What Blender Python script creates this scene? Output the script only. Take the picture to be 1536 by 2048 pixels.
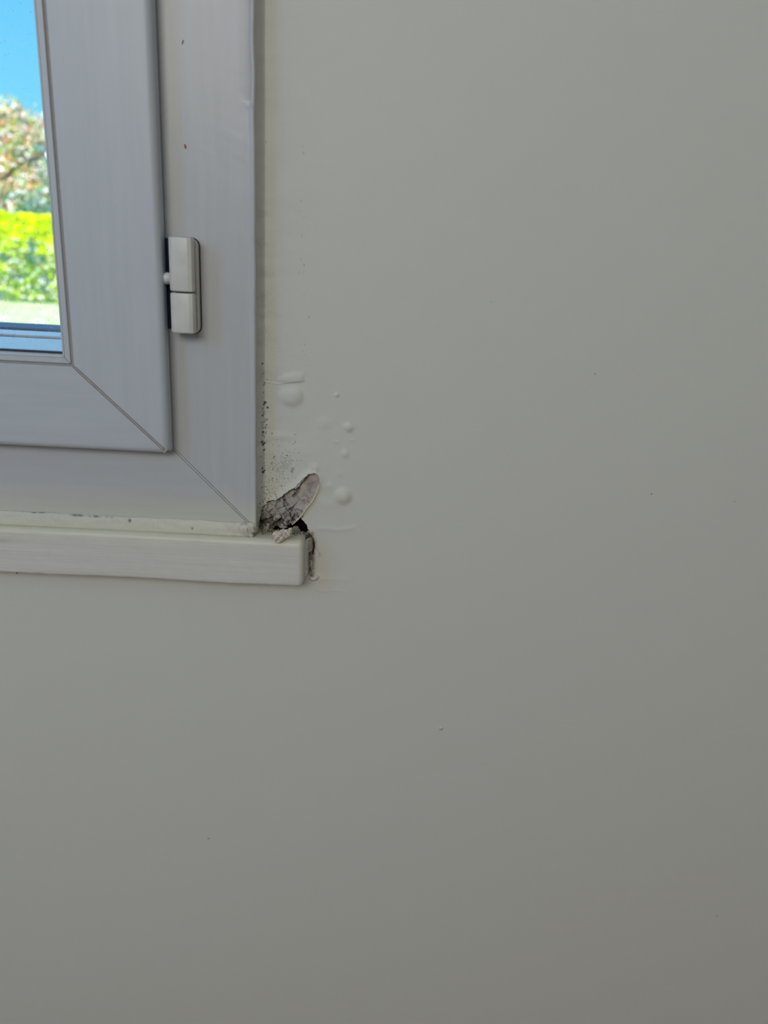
import bpy, bmesh, math, random
import numpy as np
from mathutils import Matrix, Vector, noise

C = bpy.context.scene.collection
SC = bpy.context.scene
for o in list(bpy.data.objects):
    bpy.data.objects.remove(o)

# ------------------------------------------------------------------ camera
F = 1540.0                                  # focal length in pixels of the 1536x2048 frame
CAM = np.array([0.0, -0.52, 1.45])
PITCH, YAW, ROLL = [math.radians(a) for a in (18.5, 0.45, 2.98)]
_f = np.array([math.sin(YAW)*math.cos(PITCH), math.cos(YAW)*math.cos(PITCH), -math.sin(PITCH)])
_r = np.cross(_f, [0, 0, 1.0]); _r /= np.linalg.norm(_r)
_d = np.cross(_f, _r)
_c, _s = math.cos(ROLL), math.sin(ROLL)
AX = np.array([_c*_r - _s*_d, _c*_d + _s*_r, _f])      # right, down, forward

def U(px, py, y=0.0):
    """point of the plane y=const that lies on the sight line of a photo pixel"""
    d = AX[0]*(px-768)/F + AX[1]*(py-1024)/F + AX[2]
    t = (y-CAM[1])/d[1]
    return CAM + d*t

def PX(x, y, z):
    """photo pixel of a world point (arrays allowed)"""
    v = [np.asarray(a)-b for a, b in zip((x, y, z), CAM)]
    q = [AX[i][0]*v[0]+AX[i][1]*v[1]+AX[i][2]*v[2] for i in range(3)]
    return 768+F*q[0]/q[2], 1024+F*q[1]/q[2]

cam = bpy.data.objects.new('camera', bpy.data.cameras.new('camera'))
C.objects.link(cam)
m = Matrix.Identity(4)
for i in range(3):
    m[i][0] = AX[0][i]; m[i][1] = -AX[1][i]; m[i][2] = -AX[2][i]; m[i][3] = CAM[i]
cam.matrix_world = m
cam.data.sensor_fit = 'VERTICAL'
cam.data.sensor_height = 36.0
cam.data.lens = F/2048*36.0
cam.data.clip_start = 0.01
cam.data.clip_end = 500
cam.data.dof.use_dof = True
cam.data.dof.focus_distance = 0.555
cam.data.dof.aperture_fstop = 6.5
SC.camera = cam

SC.view_settings.view_transform = 'Standard'
SC.view_settings.look = 'None'
SC.view_settings.exposure = 0.0
SC.view_settings.gamma = 1.0
SC.view_settings.use_curve_mapping = False

# ------------------------------------------------------------------ sky, sun, room daylight and an added cool fill
w = bpy.data.worlds.new('world'); SC.world = w; w.use_nodes = True
nt = w.node_tree; nt.nodes.clear()
tc = nt.nodes.new('ShaderNodeTexCoord'); sx = nt.nodes.new('ShaderNodeSeparateXYZ')
cr = nt.nodes.new('ShaderNodeValToRGB'); bg = nt.nodes.new('ShaderNodeBackground')
wo = nt.nodes.new('ShaderNodeOutputWorld')
nt.links.new(tc.outputs['Generated'], sx.inputs[0]); nt.links.new(sx.outputs['Z'], cr.inputs[0])
el = cr.color_ramp.elements
el[0].position = 0.0; el[0].color = (0.30, 0.80, 1.0, 1)
el[1].position = 0.55; el[1].color = (0.42, 0.85, 1.6, 1)
e = el.new(0.14); e.color = (0.20, 0.70, 1.0, 1)
e = el.new(0.28); e.color = (0.125, 0.58, 1.0, 1)
nt.links.new(cr.outputs[0], bg.inputs[0]); bg.inputs[1].default_value = 1.05
nt.links.new(bg.outputs[0], wo.inputs[0])

def light(name, kind, loc, target, energy, color, size=(1, 1), **kw):
    l = bpy.data.lights.new(name, kind); l.energy = energy; l.color = color
    if kind == 'AREA':
        l.shape = 'RECTANGLE'; l.size, l.size_y = size
    for k, v in kw.items(): setattr(l, k, v)
    o = bpy.data.objects.new(name, l); C.objects.link(o); o.location = loc
    o.rotation_euler = (Vector(target)-Vector(loc)).to_track_quat('-Z', 'Y').to_euler()
    return o

light('sun', 'SUN', (-4, -10, 12), (-9, 16, 0), 9.5, (1.0, 0.96, 0.88), angle=0.009)
# soft room daylight from high up, and an added cool blue fill
light('room_daylight', 'AREA', (-0.30, -2.02, 2.14), (0.15, 0.0, 1.35), 16.7, (1.0, 0.962, 0.865), (1.3, 0.6))
light('left_cool_fill', 'AREA', (-1.26, -1.05, 1.95), (-0.25, 0.0, 1.45), 4.2, (0.14, 0.42, 1.0), (0.5, 0.6))

# ------------------------------------------------------------------ material helpers
class NM:
    def __init__(s, name, rough=0.5, base=(0.8, 0.8, 0.8), spec=0.5):
        s.m = bpy.data.materials.new(name); s.m.use_nodes = True
        s.t = s.m.node_tree; s.b = s.t.nodes['Principled BSDF']
        s.b.inputs['Base Color'].default_value = (*base, 1); s.b.inputs['Roughness'].default_value = rough
        s.b.inputs['Specular IOR Level'].default_value = spec
        s.co = s.n('ShaderNodeTexCoord').outputs['Object']
    def n(s, k, **kw):
        x = s.t.nodes.new(k)
        for a, v in kw.items(): setattr(x, a, v)
        return x
    def l(s, a, b): s.t.links.new(a, b)
    def mapping(s, scale, src=None):
        x = s.n('ShaderNodeMapping'); x.inputs['Scale'].default_value = scale
        s.l(src or s.co, x.inputs['Vector']); return x.outputs[0]
    def noise(s, scale, detail=3, rough=0.5, vec=None, dist=0.0):
        x = s.n('ShaderNodeTexNoise'); x.inputs['Scale'].default_value = scale
        x.inputs['Detail'].default_value = detail; x.inputs['Roughness'].default_value = rough
        x.inputs['Distortion'].default_value = dist
        s.l(vec or s.co, x.inputs['Vector']); return x.outputs['Fac']
    def ramp(s, src, p0, p1, c0=(0, 0, 0), c1=(1, 1, 1)):
        x = s.n('ShaderNodeValToRGB'); e = x.color_ramp.elements
        e[0].position = p0; e[1].position = p1; e[0].color = (*c0, 1); e[1].color = (*c1, 1)
        s.l(src, x.inputs[0]); return x.outputs[0]
    def math(s, op, a, b=0.5):
        x = s.n('ShaderNodeMath', operation=op)
        for i, v in enumerate((a, b)):
            if isinstance(v, (int, float)): x.inputs[i].default_value = v
            else: s.l(v, x.inputs[i])
        return x.outputs[0]
    def mix(s, f, a, b):
        x = s.n('ShaderNodeMix', data_type='RGBA')
        for i, v in ((0, f), (6, a), (7, b)):
            if isinstance(v, (int, float)): x.inputs[i].default_value = v
            elif isinstance(v, tuple): x.inputs[i].default_value = (*v, 1)
            else: s.l(v, x.inputs[i])
        return x.outputs[2]
    def attr(s, name):
        x = s.n('ShaderNodeAttribute'); x.attribute_name = name; return x.outputs['Fac']
    def attrc(s, name):
        x = s.n('ShaderNodeAttribute'); x.attribute_name = name; return x.outputs['Color']
    def bump(s, h, dist, strength=1.0, prev=None):
        x = s.n('ShaderNodeBump'); x.inputs['Strength'].default_value = strength
        x.inputs['Distance'].default_value = dist; s.l(h, x.inputs['Height'])
        if prev is not None: s.l(prev, x.inputs['Normal'])
        s.l(x.outputs[0], s.b.inputs['Normal']); return x.outputs[0]
    def color(s, c): s.l(c, s.b.inputs['Base Color'])

def dirt_and_shade(M, col, gain=1.0):
    """mouldy specks, painted shade beside the frame, brown stains and yellowed paint from mesh attributes"""
    g = M.noise(900, 3, 0.6)
    st = M.math('MULTIPLY', M.attr('stain'), M.ramp(g, 0.25, 0.6, (0.45,)*3, (1,)*3))
    col = M.mix(M.attr('yellow'), col, (0.68, 0.68, 0.53))
    col = M.mix(M.math('MINIMUM', st, 1.0), col, (0.17, 0.125, 0.075))
    col = M.mix(M.math('MINIMUM', M.attr('mould_shade'), 1.0), col, (0.018, 0.017, 0.012))
    return col

def wall_paint():
    M = NM('wall_paint', 0.55, spec=0.35)
    base = M.mix(M.ramp(M.noise(3.0, 2), 0.35, 0.65), (0.650, 0.672, 0.632), (0.652, 0.665, 0.634))
    # tiny specks and pinheads of dirt away from the window
    spots = [((983, 604), 0.7, (0.12, 0.11, 0.10)), ((1190, 748), 1.0, (0.10, 0.09, 0.08)), ((1303, 988), 1.3, (0.16, 0.07, 0.05)),
             ((1434, 1832), 1.5, (0.30, 0.05, 0.05)), ((417, 1677), 2.6, (0.36, 0.37, 0.33)), ((1469, 1003), 1.2, (0.35, 0.33, 0.3)),
             ((34, 1146), 1.8, (0.10, 0.08, 0.08)), ((848, 732), 1.0, (0.45, 0.44, 0.40)), ((503, 1698), 0.9, (0.4, 0.4, 0.4))]
    for (p, r, c) in spots:
        q = U(*p)
        d = M.n('ShaderNodeVectorMath', operation='DISTANCE'); M.l(M.co, d.inputs[0]); d.inputs[1].default_value = tuple(q)
        base = M.mix(M.math('LESS_THAN', d.outputs['Value'], r*0.00036), base, c)
    M.color(dirt_and_shade(M, base))
    a = M.bump(M.noise(260, 3, 0.55, M.mapping((0.35, 1, 1))), 0.00035, 0.30)
    b = M.bump(M.noise(28, 2, 0.5, M.mapping((0.5, 1, 1))), 0.0012, 0.22, a)
    q = U(882, 1457)
    d = M.n('ShaderNodeVectorMath', operation='DISTANCE'); M.l(M.co, d.inputs[0]); d.inputs[1].default_value = tuple(q)
    M.bump(M.ramp(M.math('MULTIPLY', d.outputs['Value'], 500), 0.2, 0.9, (1,)*3, (0,)*3), 0.0008, 1.0, b)
    return M.m

def gloss_paint(name, base, vert=True, grain=0.25, dirty=False, rough=0.38):
    M = NM(name, rough, spec=0.5)
    sc = (1, 1, 0.06) if vert else (0.05, 1, 1)
    streak = M.noise(160, 4, 0.6, M.mapping(sc))
    col = M.mix(M.ramp(streak, 0.3, 0.7), tuple(c*0.965 for c in base), tuple(min(1, c*1.03) for c in base))
    if dirty: col = dirt_and_shade(M, col)
    M.color(col)
    a = M.bump(streak, 0.0005, grain)
    M.bump(M.noise(22, 2, 0.5, M.mapping((1, 1, 0.25) if vert else (0.25, 1, 1))), 0.0015, 0.25, a)
    return M.m

def plain(name, base, rough=0.5, spec=0.5, bump=None):
    M = NM(name, rough, base, spec)
    n = M.noise(bump[0] if bump else 60, 4, 0.6)
    M.color(M.mix(M.ramp(n, 0.3, 0.7), tuple(c*0.9 for c in base), tuple(min(1, c*1.06) for c in base)))
    if bump: M.bump(n, bump[1], bump[2])
    return M.m

def attr_color(name, rough, spec=0.3, bump=None):
    M = NM(name, rough, spec=spec); M.color(M.attrc('tone'))
    if bump: M.bump(M.noise(bump[0], 5, 0.65), bump[1], bump[2])
    return M.m

MAT = {}
MAT['wall'] = wall_paint()
MAT['frame'] = gloss_paint('frame_gloss_paint', (0.515, 0.54, 0.575), True, 0.30, dirty=True, rough=0.36)
MAT['frame_h'] = gloss_paint('frame_gloss_paint_horizontal', (0.515, 0.54, 0.575), False, 0.30, dirty=True, rough=0.36)
MAT['sash'] = gloss_paint('sash_plastic', (0.52, 0.575, 0.635), True, 0.04, dirty=True, rough=0.40)
MAT['sash_h'] = gloss_paint('sash_plastic_horizontal', (0.52, 0.575, 0.635), False, 0.04, dirty=True, rough=0.40)
MAT['sill'] = gloss_paint('sill_brushed_paint', (0.675, 0.68, 0.655), False, 1.0, dirty=True, rough=0.42)
MAT['sealant'] = gloss_paint('yellowed_sealant', (0.60, 0.605, 0.54), False, 0.7, dirty=True, rough=0.45)
MAT['hinge'] = plain('hinge_enamel', (0.66, 0.67, 0.645), 0.33)
MAT['groove'] = plain('dusty_groove', (0.36, 0.355, 0.35), 0.7, 0.2, (400, 0.0003, 0.5))
MAT['weld'] = plain('mitre_weld', (0.40, 0.385, 0.36), 0.6, 0.3, (300, 0.0003, 0.4))
MAT['line'] = plain('dark_joint', (0.09, 0.08, 0.075), 0.8, 0.1)
MAT['rubber'] = plain('rubber_gasket', (0.035, 0.035, 0.04), 0.6, 0.3, (500, 0.0004, 0.6))
MAT['pvc_out'] = plain('weathered_white_ledge', (0.80, 0.80, 0.84), 0.30, 0.6, (90, 0.0005, 0.3))
MAT['stone'] = plain('mottled_stone', (0.16, 0.19, 0.25), 0.7, 0.3, (160, 0.002, 0.9))
MAT['plaster'] = attr_color('crumbling_plaster', 0.9, 0.1, (1500, 0.0005, 0.5))
MAT['render'] = plain('house_render', (0.6, 0.58, 0.54), 0.85, 0.2, (40, 0.003, 0.5))
MAT['cavity'] = plain('damp_cavity', (0.02, 0.018, 0.015), 0.95, 0.05, (500, 0.001, 0.5))

def glass():
    M = NM('window_glass', 0.0, (1, 1, 1), 0.5)
    M.b.inputs['Transmission Weight'].default_value = 1.0; M.b.inputs['IOR'].default_value = 1.45
    return M.m
MAT['glass'] = glass()

def dirty_glass():
    M = NM('rain_spotted_glass', 0.0, (1, 1, 1), 0.5)
    M.b.inputs['Transmission Weight'].default_value = 1.0; M.b.inputs['IOR'].default_value = 1.45
    v = M.n('ShaderNodeTexVoronoi'); v.inputs['Scale'].default_value = 420; M.l(M.co, v.inputs['Vector'])
    sp = M.math('LESS_THAN', v.outputs['Distance'], 0.22)
    pick = M.n('ShaderNodeSeparateColor'); M.l(v.outputs['Color'], pick.inputs[0])
    sp = M.math('MULTIPLY', sp, M.math('GREATER_THAN', pick.outputs[0], 0.55))
    sp = M.math('MULTIPLY', sp, M.ramp(M.noise(45, 3), 0.4, 0.6))
    d = M.n('ShaderNodeBsdfTranslucent'); d.inputs[0].default_value = (0.9, 0.95, 1, 1)
    mx = M.n('ShaderNodeMixShader'); M.l(M.math('MULTIPLY', sp, 0.35), mx.inputs[0]); M.l(M.b.outputs[0], mx.inputs[1]); M.l(d.outputs[0], mx.inputs[2])
    M.l(mx.outputs[0], M.t.nodes['Material Output'].inputs[0])
    return M.m
MAT['glass_dirty'] = dirty_glass()

def wood_floor():
    M = NM('oak_floor', 0.4)
    b = M.n('ShaderNodeTexBrick'); b.inputs['Scale'].default_value = 1.0
    b.inputs['Brick Width'].default_value = 1.4; b.inputs['Row Height'].default_value = 0.13; b.inputs['Mortar Size'].default_value = 0.002
    b.inputs['Color1'].default_value = (0.42, 0.27, 0.17, 1); b.inputs['Color2'].default_value = (0.36, 0.22, 0.14, 1)
    b.inputs['Mortar'].default_value = (0.10, 0.06, 0.04, 1); M.l(M.co, b.inputs['Vector'])
    M.color(b.outputs['Color']); return M.m
MAT['floor'] = wood_floor()
MAT['white'] = plain('ceiling_white', (0.8, 0.8, 0.78), 0.8, 0.2)

# ------------------------------------------------------------------ mesh helpers
def mesh_obj(name, verts, faces, mat, parent=None, smooth=False, attrs=None, tone=None):
    me = bpy.data.meshes.new(name); me.from_pydata([tuple(v) for v in verts], [], [tuple(f) for f in faces])
    for mm in (mat if isinstance(mat, list) else [mat]): me.materials.append(mm)
    if smooth: me.polygons.foreach_set('use_smooth', [True]*len(me.polygons))
    for k, v in (attrs or {}).items():
        a = me.attributes.new(k, 'FLOAT', 'POINT'); a.data.foreach_set('value', np.asarray(v, dtype=np.float32).ravel())
    if tone is not None:
        a = me.attributes.new('tone', 'FLOAT_COLOR', 'POINT')
        t = np.ones((len(verts), 4), dtype=np.float32); t[:, :3] = tone; a.data.foreach_set('color', t.ravel())
    me.update()
    o = bpy.data.objects.new(name, me); C.objects.link(o)
    if parent is not None: o.parent = parent
    return o

def empty(name, loc=(0, 0, 0)):
    o = bpy.data.objects.new(name, None); C.objects.link(o); o.location = loc; o.empty_display_size = 0.02; return o

def put(o, parent):
    """parent keeping world coordinates (parents are never rotated)"""
    o.parent = parent; o.matrix_parent_inverse = Matrix.Translation(-parent.location) if parent.parent is None else Matrix.Identity(4)
    return o

def tag(o, label=None, cat=None, group=None, kind=None):
    for k, v in (('label', label), ('category', cat), ('group', group), ('kind', kind)):
        if v: o[k] = v
    return o

def boxes(bs):
    V, Fc = [], []
    for (x0, x1, y0, y1, z0, z1) in bs:
        n = len(V)
        V += [(x0, y0, z0), (x1, y0, z0), (x1, y1, z0), (x0, y1, z0), (x0, y0, z1), (x1, y0, z1), (x1, y1, z1), (x0, y1, z1)]
        Fc += [tuple(n+i for i in f) for f in ((0, 3, 2, 1), (4, 5, 6, 7), (0, 1, 5, 4), (1, 2, 6, 5), (2, 3, 7, 6), (3, 0, 4, 7))]
    return V, Fc

def box(name, b, mat, parent=None, bevel=0.0, seg=3):
    V, Fc = boxes([b]); o = mesh_obj(name, V, Fc, mat, parent)
    if bevel: add_bevel(o, bevel, seg)
    return o

def add_bevel(o, wd, seg=3, angle=0.6):
    mo = o.modifiers.new('bevel', 'BEVEL'); mo.width = wd; mo.segments = seg; mo.limit_method = 'ANGLE'; mo.angle_limit = angle
    o.data.polygons.foreach_set('use_smooth', [True]*len(o.data.polygons))
    wn = o.modifiers.new('wn', 'WEIGHTED_NORMAL'); wn.keep_sharp = True

def smooth_noise(x, y, s, seed=0.0, octaves=3):
    """vectorised value noise"""
    x = np.asarray(x, float)*s+seed*17.3; y = np.asarray(y, float)*s+seed*7.7
    out = np.zeros(np.broadcast(x, y).shape); amp = 1.0
    for k in range(octaves):
        xi = np.floor(x).astype(np.int64); yi = np.floor(y).astype(np.int64); fx = x-xi; fy = y-yi
        fx = fx*fx*(3-2*fx); fy = fy*fy*(3-2*fy)
        def h(a, b):
            n = (a*374761393+b*668265263+k*97531) & 0x7fffffff
            n = ((n ^ (n >> 13))*1274126177) & 0x7fffffff
            return ((n ^ (n >> 16)) & 0xffff)/65535.0-0.5
        out += amp*((h(xi, yi)*(1-fx)+h(xi+1, yi)*fx)*(1-fy)+(h(xi, yi+1)*(1-fx)+h(xi+1, yi+1)*fx)*fy)
        x = x*2.03+3.1; y = y*2.03+1.7; amp *= 0.5
    return out

def inside(px, py, poly):
    r = np.zeros(np.shape(px), bool); n = len(poly)
    for i in range(n):
        x0, y0 = poly[i]; x1, y1 = poly[(i+1) % n]
        if y0 == y1: continue
        c = ((y0 > py) != (y1 > py)) & (px < (x1-x0)*(py-y0)/(y1-y0)+x0)
        r ^= c
    return r

def dist_poly(px, py, poly, closed=True):
    d = np.full(np.shape(px), 1e9); n = len(poly)
    for i in range(n if closed else n-1):
        x0, y0 = poly[i]; x1, y1 = poly[(i+1) % n]
        L = (x1-x0)**2+(y1-y0)**2+1e-12
        t = np.clip(((px-x0)*(x1-x0)+(py-y0)*(y1-y0))/L, 0, 1)
        d = np.minimum(d, np.hypot(px-x0-t*(x1-x0), py-y0-t*(y1-y0)))
    return d

# ------------------------------------------------------------------ measured layout (metres; wall face is y = 0, room at y < 0)
Z0 = CAM[2]
YF, YS = -0.012, -0.026                       # faces of the fixed frame and of the sash
XF, ZF = -0.0848, U(470, 1059, YF)[2]         # frame's outer right edge and its bottom
XS, ZS = -0.1403, Z0-0.1325                   # sash outer right edge and its bottom
XG, ZG = -0.1988, Z0-0.0780                   # glazing-bead groove
XL, ZT = -0.86, Z0+0.62                       # frame's left and top (out of view)
SX, ST, SB = -0.0510, Z0-0.1922, Z0-0.2265    # sill end, top, bottom
SY = -0.020
MM = 0.00036                                  # one photo pixel on the wall

# ------------------------------------------------------------------ wall with blisters, peeled corner and mould
HOLE = [(526, 1012), (533, 1008), (536, 1001), (541, 999), (552, 999), (558, 995), (566, 990), (573, 984), (580, 978), (586, 976), (593, 972),
        (597, 966), (603, 960), (608, 954), (612, 951), (617, 947), (625, 946), (632, 946), (637, 951), (641, 959), (639, 970),
        (635, 980), (631, 990), (627, 999), (620, 1008), (613, 1016), (607, 1026), (601, 1034), (606, 1041), (612, 1048),
        (616, 1056), (621, 1064), (622, 1074), (520, 1076), (522, 1062), (520, 1040)]

def build_wall():
    def lines(segs):
        out = []
        for a, b, st in segs: out += list(np.arange(a, b-1e-9, st))
        return np.array(out+[segs[-1][1]])
    zf0, zf1 = U(600, 1215)[2], U(600, 700)[2]
    X = lines([(-1.32, -0.9, 0.1), (-0.9, -0.12, 0.04), (-0.12, XF-0.004, 0.005), (XF-0.004, -0.018, 0.0003), (-0.018, 0.004, 0.0006), (0.004, 0.04, 0.004), (0.04, 0.4, 0.04), (0.4, 2.02, 0.3)])
    Z = lines([(0, 1.0, 0.1), (1.0, zf0, 0.02), (zf0, zf1, 0.0003), (zf1, Z0+0.25, 0.0012), (Z0+0.25, 2.5, 0.12)])
    XX, ZZ = np.meshgrid(X, Z)
    px, py = PX(XX, np.zeros_like(XX), ZZ)
    H = np.zeros_like(XX)
    fine = (px > 500) & (px < 780) & (py > 640) & (py < 1230)
    def bump(cx, cy, rx, ry, h, ang=0.0, pw=2.0):
        c, s = math.cos(ang), math.sin(ang)
        u = ((px-cx)*c+(py-cy)*s)/rx; v = (-(px-cx)*s+(py-cy)*c)/ry
        return h*np.exp(-(u*u+v*v)**(pw/2))
    mmh = 0.001
    # paint blisters
    H += bump(583, 793, 22, 17, 1.9*mmh, 0, 3.5)*(1/(1+np.exp((px-606)/1.6)))
    H += bump(586, 757, 24, 10, 1.3*mmh, -0.1, 3.2)*(1/(1+np.exp((px-607)/1.6)))*(1/(1+np.exp((py-765)/1.2)))
    H += bump(673, 790, 5.5, 4.5, 0.75*mmh, 0, 2.6)
    H += bump(697, 855, 9, 8, 1.4*mmh, 0.4, 2.8)
    H += bump(690, 908, 7, 7, 0.9*mmh, 0, 2.4)
    H += bump(649, 848, 14, 12, 0.6*mmh, 0, 2.6)
    H += bump(686, 992, 15, 14, 2.3*mmh, 0.2, 3.2)
    H += bump(678, 947, 7, 6, 0.35*mmh) + bump(660, 972, 12, 7, 0.5*mmh, 0.2) + bump(632, 935, 7, 5, 0.8*mmh, 0.9)
    H += bump(655, 1008, 22, 10, 0.4*mmh, 0.3) + bump(566, 872, 26, 7, 0.45*mmh, 0.05) + bump(600, 905, 26, 20, 0.5*mmh)
    H += bump(705, 880, 4, 3, 0.3*mmh) + bump(672, 884, 5, 4, 0.35*mmh)
    # broad swelling over the damp corner, and paint lifting around the torn edge
    H += bump(600, 960, 85, 70, 1.2*mmh)
    dh = dist_poly(px, py, HOLE)
    H += np.where(py < 1030, 1.1*mmh*np.exp(-(dh/5.0)**1.5), 0.5*mmh*np.exp(-dh/4))*(px < 660)
    H += 0.9*mmh*np.exp(-(dist_poly(px, py, [(566, 988), (600, 962), (622, 945)], False)/7)**2)
    # ridges where paint bridged the sill's old line
    def ridge(pts, wd, h): return h*np.exp(-(dist_poly(px, py, pts, False)/wd)**2)
    H += ridge([(636, 1056), (655, 1057), (675, 1060), (692, 1058), (708, 1055)], 5.0, 0.33*mmh)
    H += ridge([(636, 1182), (662, 1183), (672, 1180), (690, 1183)], 2.6, 0.15*mmh)
    H += ridge([(640, 1160), (670, 1157), (700, 1160)], 6, 0.25*mmh)
    H += ridge([(530, 764), (556, 768), (590, 762), (607, 761)], 1.6, 0.3*mmh)
    H += ridge([(523, 760), (560, 884), (602, 880)], 3, 0.15*mmh)*0
    H += bump(560, 405, 40, 2.5, 0.12*mmh)+bump(556, 462, 42, 2.5, 0.14*mmh)+bump(600, 497, 50, 2, 0.1*mmh)
    # uneven hand-filled paint near the frame
    near = np.clip(1-(px-525)/170, 0, 1)*((px > 505) & (py > -50) & (py < 1400))
    H += near*(0.30*mmh*smooth_noise(XX, ZZ*2.2, 55, 1)+0.10*mmh*smooth_noise(XX, ZZ, 420, 2))
    # painted-over fillet running up the frame's edge
    t = np.clip((XX-XF)/0.0042, -0.5, 1); fil = 0.0085*np.clip(1-t, 0, 1.2)**1.6
    wob = 1+0.25*smooth_noise(ZZ, ZZ*0, 130, 3)
    H += np.where((ZZ > ZF-0.003) & (XX < XF+0.02), fil*wob, 0)
    # rough filler beside the sill's end
    sx_ = np.clip(1-(XX-SX)/0.0055, 0, 1)
    gate = ((ZZ < ST+0.001) & (ZZ > SB+0.002) & (XX > SX-0.004)).astype(float)
    H += gate*(0.006*sx_**1.3+0.0015*sx_*smooth_noise(XX, ZZ, 600, 4))
    gz = U(624, 1075, -0.003)[2]
    # open crack between filler and sill end, with dried filler blob at the foot
    crack = np.exp(-(dist_poly(px, py, [(619, 1067), (626, 1078), (628, 1092), (625, 1108)], False)/1.3)**2)
    H -= crack*0.004
    H -= np.exp(-(dist_poly(px, py, [(620, 1105), (619, 1130), (621, 1146)], False)/1.8)**2)*0.004
    H += bump(628, 1154, 9, 6, 3.2*mmh, -0.15, 5)
    # keep the surface behind sill and frame out of them
    H = np.where((XX < SX-0.001) & (ZZ < ST-0.001) & (ZZ > SB+0.001), 0.0, H)
    H = np.where((XX < XF-0.001) & (ZZ > ZF), np.minimum(H, 0.010), H)
    # --- wear attributes, with some painted shade
    rnd = np.random.RandomState(5)
    mould_shade = np.zeros_like(XX); stain = np.zeros_like(XX); yellow = np.zeros_like(XX)
    def speck(cx, cy, r, a=1.0):
        i0, i1 = np.searchsorted(-py[:, 0]*0-Z*0+Z, U(cx, cy+r*3+4)[2]), np.searchsorted(Z, U(cx, cy-r*3-4)[2])
        j0, j1 = np.searchsorted(X, U(cx-r*3-4, cy)[0]), np.searchsorted(X, U(cx+r*3+4, cy)[0])
        sl = (slice(max(0, i0-1), i1+1), slice(max(0, j0-1), j1+1))
        qx, qy = PX(XX[sl], -H[sl], ZZ[sl])
        d = np.hypot(qx-cx, qy-cy)
        mould_shade[sl] = np.maximum(mould_shade[sl], a*np.clip(1.6-d/r, 0, 1))
    for a in [(525, 727, 1.7), (530, 805, 2.5), (535, 815, 2.1), (528, 809, 1.8), (526, 864, 2.1), (524, 884, 2.4), (529, 886, 2.0), (526, 889, 2.4), (528, 900, 1.9),
              (525, 936, 1.8), (529, 941, 1.8), (526, 944, 2.6), (525, 831, 1.6), (534, 839, 1.3), (533, 850, 1.3), (531, 855, 1.3), (544, 867, 1.4, .7),
              (574, 911, 1.2), (548, 914, 1.6, .7), (543, 926, 1.6, .6), (546, 939, 1.9, .5), (586, 938, 2.6, .45), (584, 943, 2.6, .5), (556, 940, 2, .4),
              (545, 957, 1.6, .6), (563, 972, 1.6, .6), (551, 989, 1.4, .7), (520, 1007, 1.4, .8), (532, 283, 1.3, .8), (608, 531, 1.2, .5), (599, 423, 1.2, .4),
              (605, 291, 1.5, .35), (607, 305, 1.4, .3), (527, 770, 1.4, .8), (529, 765, 2, .6), (527, 748, 1.3, .6), (618, 635, 1.2, .45), (611, 636, 1.2, .35), (590, 869, 1.5, .4), (590, 884, 2, .3)]:
        speck(*a)
    for k in range(110): speck(526+rnd.normal(0, 2.0)+(4 if rnd.rand() < .3 else 0), rnd.choice([rnd.uniform(815, 870), rnd.uniform(870, 1010), rnd.uniform(740, 1000)]), rnd.uniform(.7, 1.3), rnd.uniform(.35, .9))
    for k in range(210): speck(rnd.normal(563, 17), rnd.normal(932, 22), rnd.uniform(.6, 1.15), rnd.uniform(.2, .6))
    for k in range(60): speck(rnd.normal(537, 9), rnd.normal(1000, 18), rnd.uniform(.7, 1.4), rnd.uniform(.25, .7))
    for k in range(60): speck(rnd.uniform(524, 540), rnd.uniform(400, 720), rnd.uniform(.6, 1.1), rnd.uniform(.15, .4))
    for k in range(22): speck(rnd.normal(606, 4), rnd.uniform(380, 720), rnd.uniform(.6, 1.1), rnd.uniform(.15, .35))
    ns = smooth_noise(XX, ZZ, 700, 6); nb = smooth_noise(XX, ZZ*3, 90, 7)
    frame_shade = np.exp(-np.clip(px-526, 0, None)/42.0)*((px > 512) & (py < 1000))  # soft shade beside the frame, painted in as darkening
    mould_shade = np.maximum(mould_shade, frame_shade*np.clip(0.10+0.05*nb, 0, 0.2))
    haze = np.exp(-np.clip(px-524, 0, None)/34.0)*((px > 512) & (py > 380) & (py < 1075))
    mould_shade = np.maximum(mould_shade, haze*np.clip(0.10+0.22*nb+0.12*ns, 0, 0.3))
    mould_shade = np.maximum(mould_shade, 0.28*np.exp(-((px-562)/22)**2-((py-935)/28)**2)*np.clip(0.5+1.2*ns, 0, 1))
    for (x0, x1, yy, a) in ((527, 575, 465, .13), (527, 570, 405, .07), (527, 590, 500, .06), (530, 600, 768, .06), (532, 598, 880, .08)):
        mould_shade = np.maximum(mould_shade, a*np.exp(-((py-yy)/3.5)**2)*np.clip((x1-px)/40, 0, 1)*(px > 520))
    # dirt and mould creeping into the corner and along the sill's end
    dc = dist_poly(px, py, [(524, 1012), (532, 1060), (600, 1066)], False)
    stain = np.maximum(stain, 0.75*np.exp(-(dc/10)**2)*np.clip(.6+1.1*ns, 0, 1)*(py > 995))
    mould_shade = np.maximum(mould_shade, crack*1.0)
    de = dist_poly(px, py, [(621, 1068), (627, 1085), (625, 1112), (623, 1148)], False)
    stain = np.maximum(stain, np.exp(-(de/6.0)**2)*np.clip(.85+1.4*ns, 0, 1)*(py < 1151))
    mould_shade = np.maximum(mould_shade, np.exp(-(dist_poly(px, py, [(619, 1105), (619, 1148), (626, 1148)], False)/3.0)**2)*np.clip(.05+1.6*ns, 0, .6)*(py < 1152))
    stain = np.maximum(stain, .7*np.clip(1.3-np.abs(px-620)/5.0, 0, 1)*((py > 1070) & (py < 1150))*np.clip(.8+ns, 0, 1))
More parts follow.
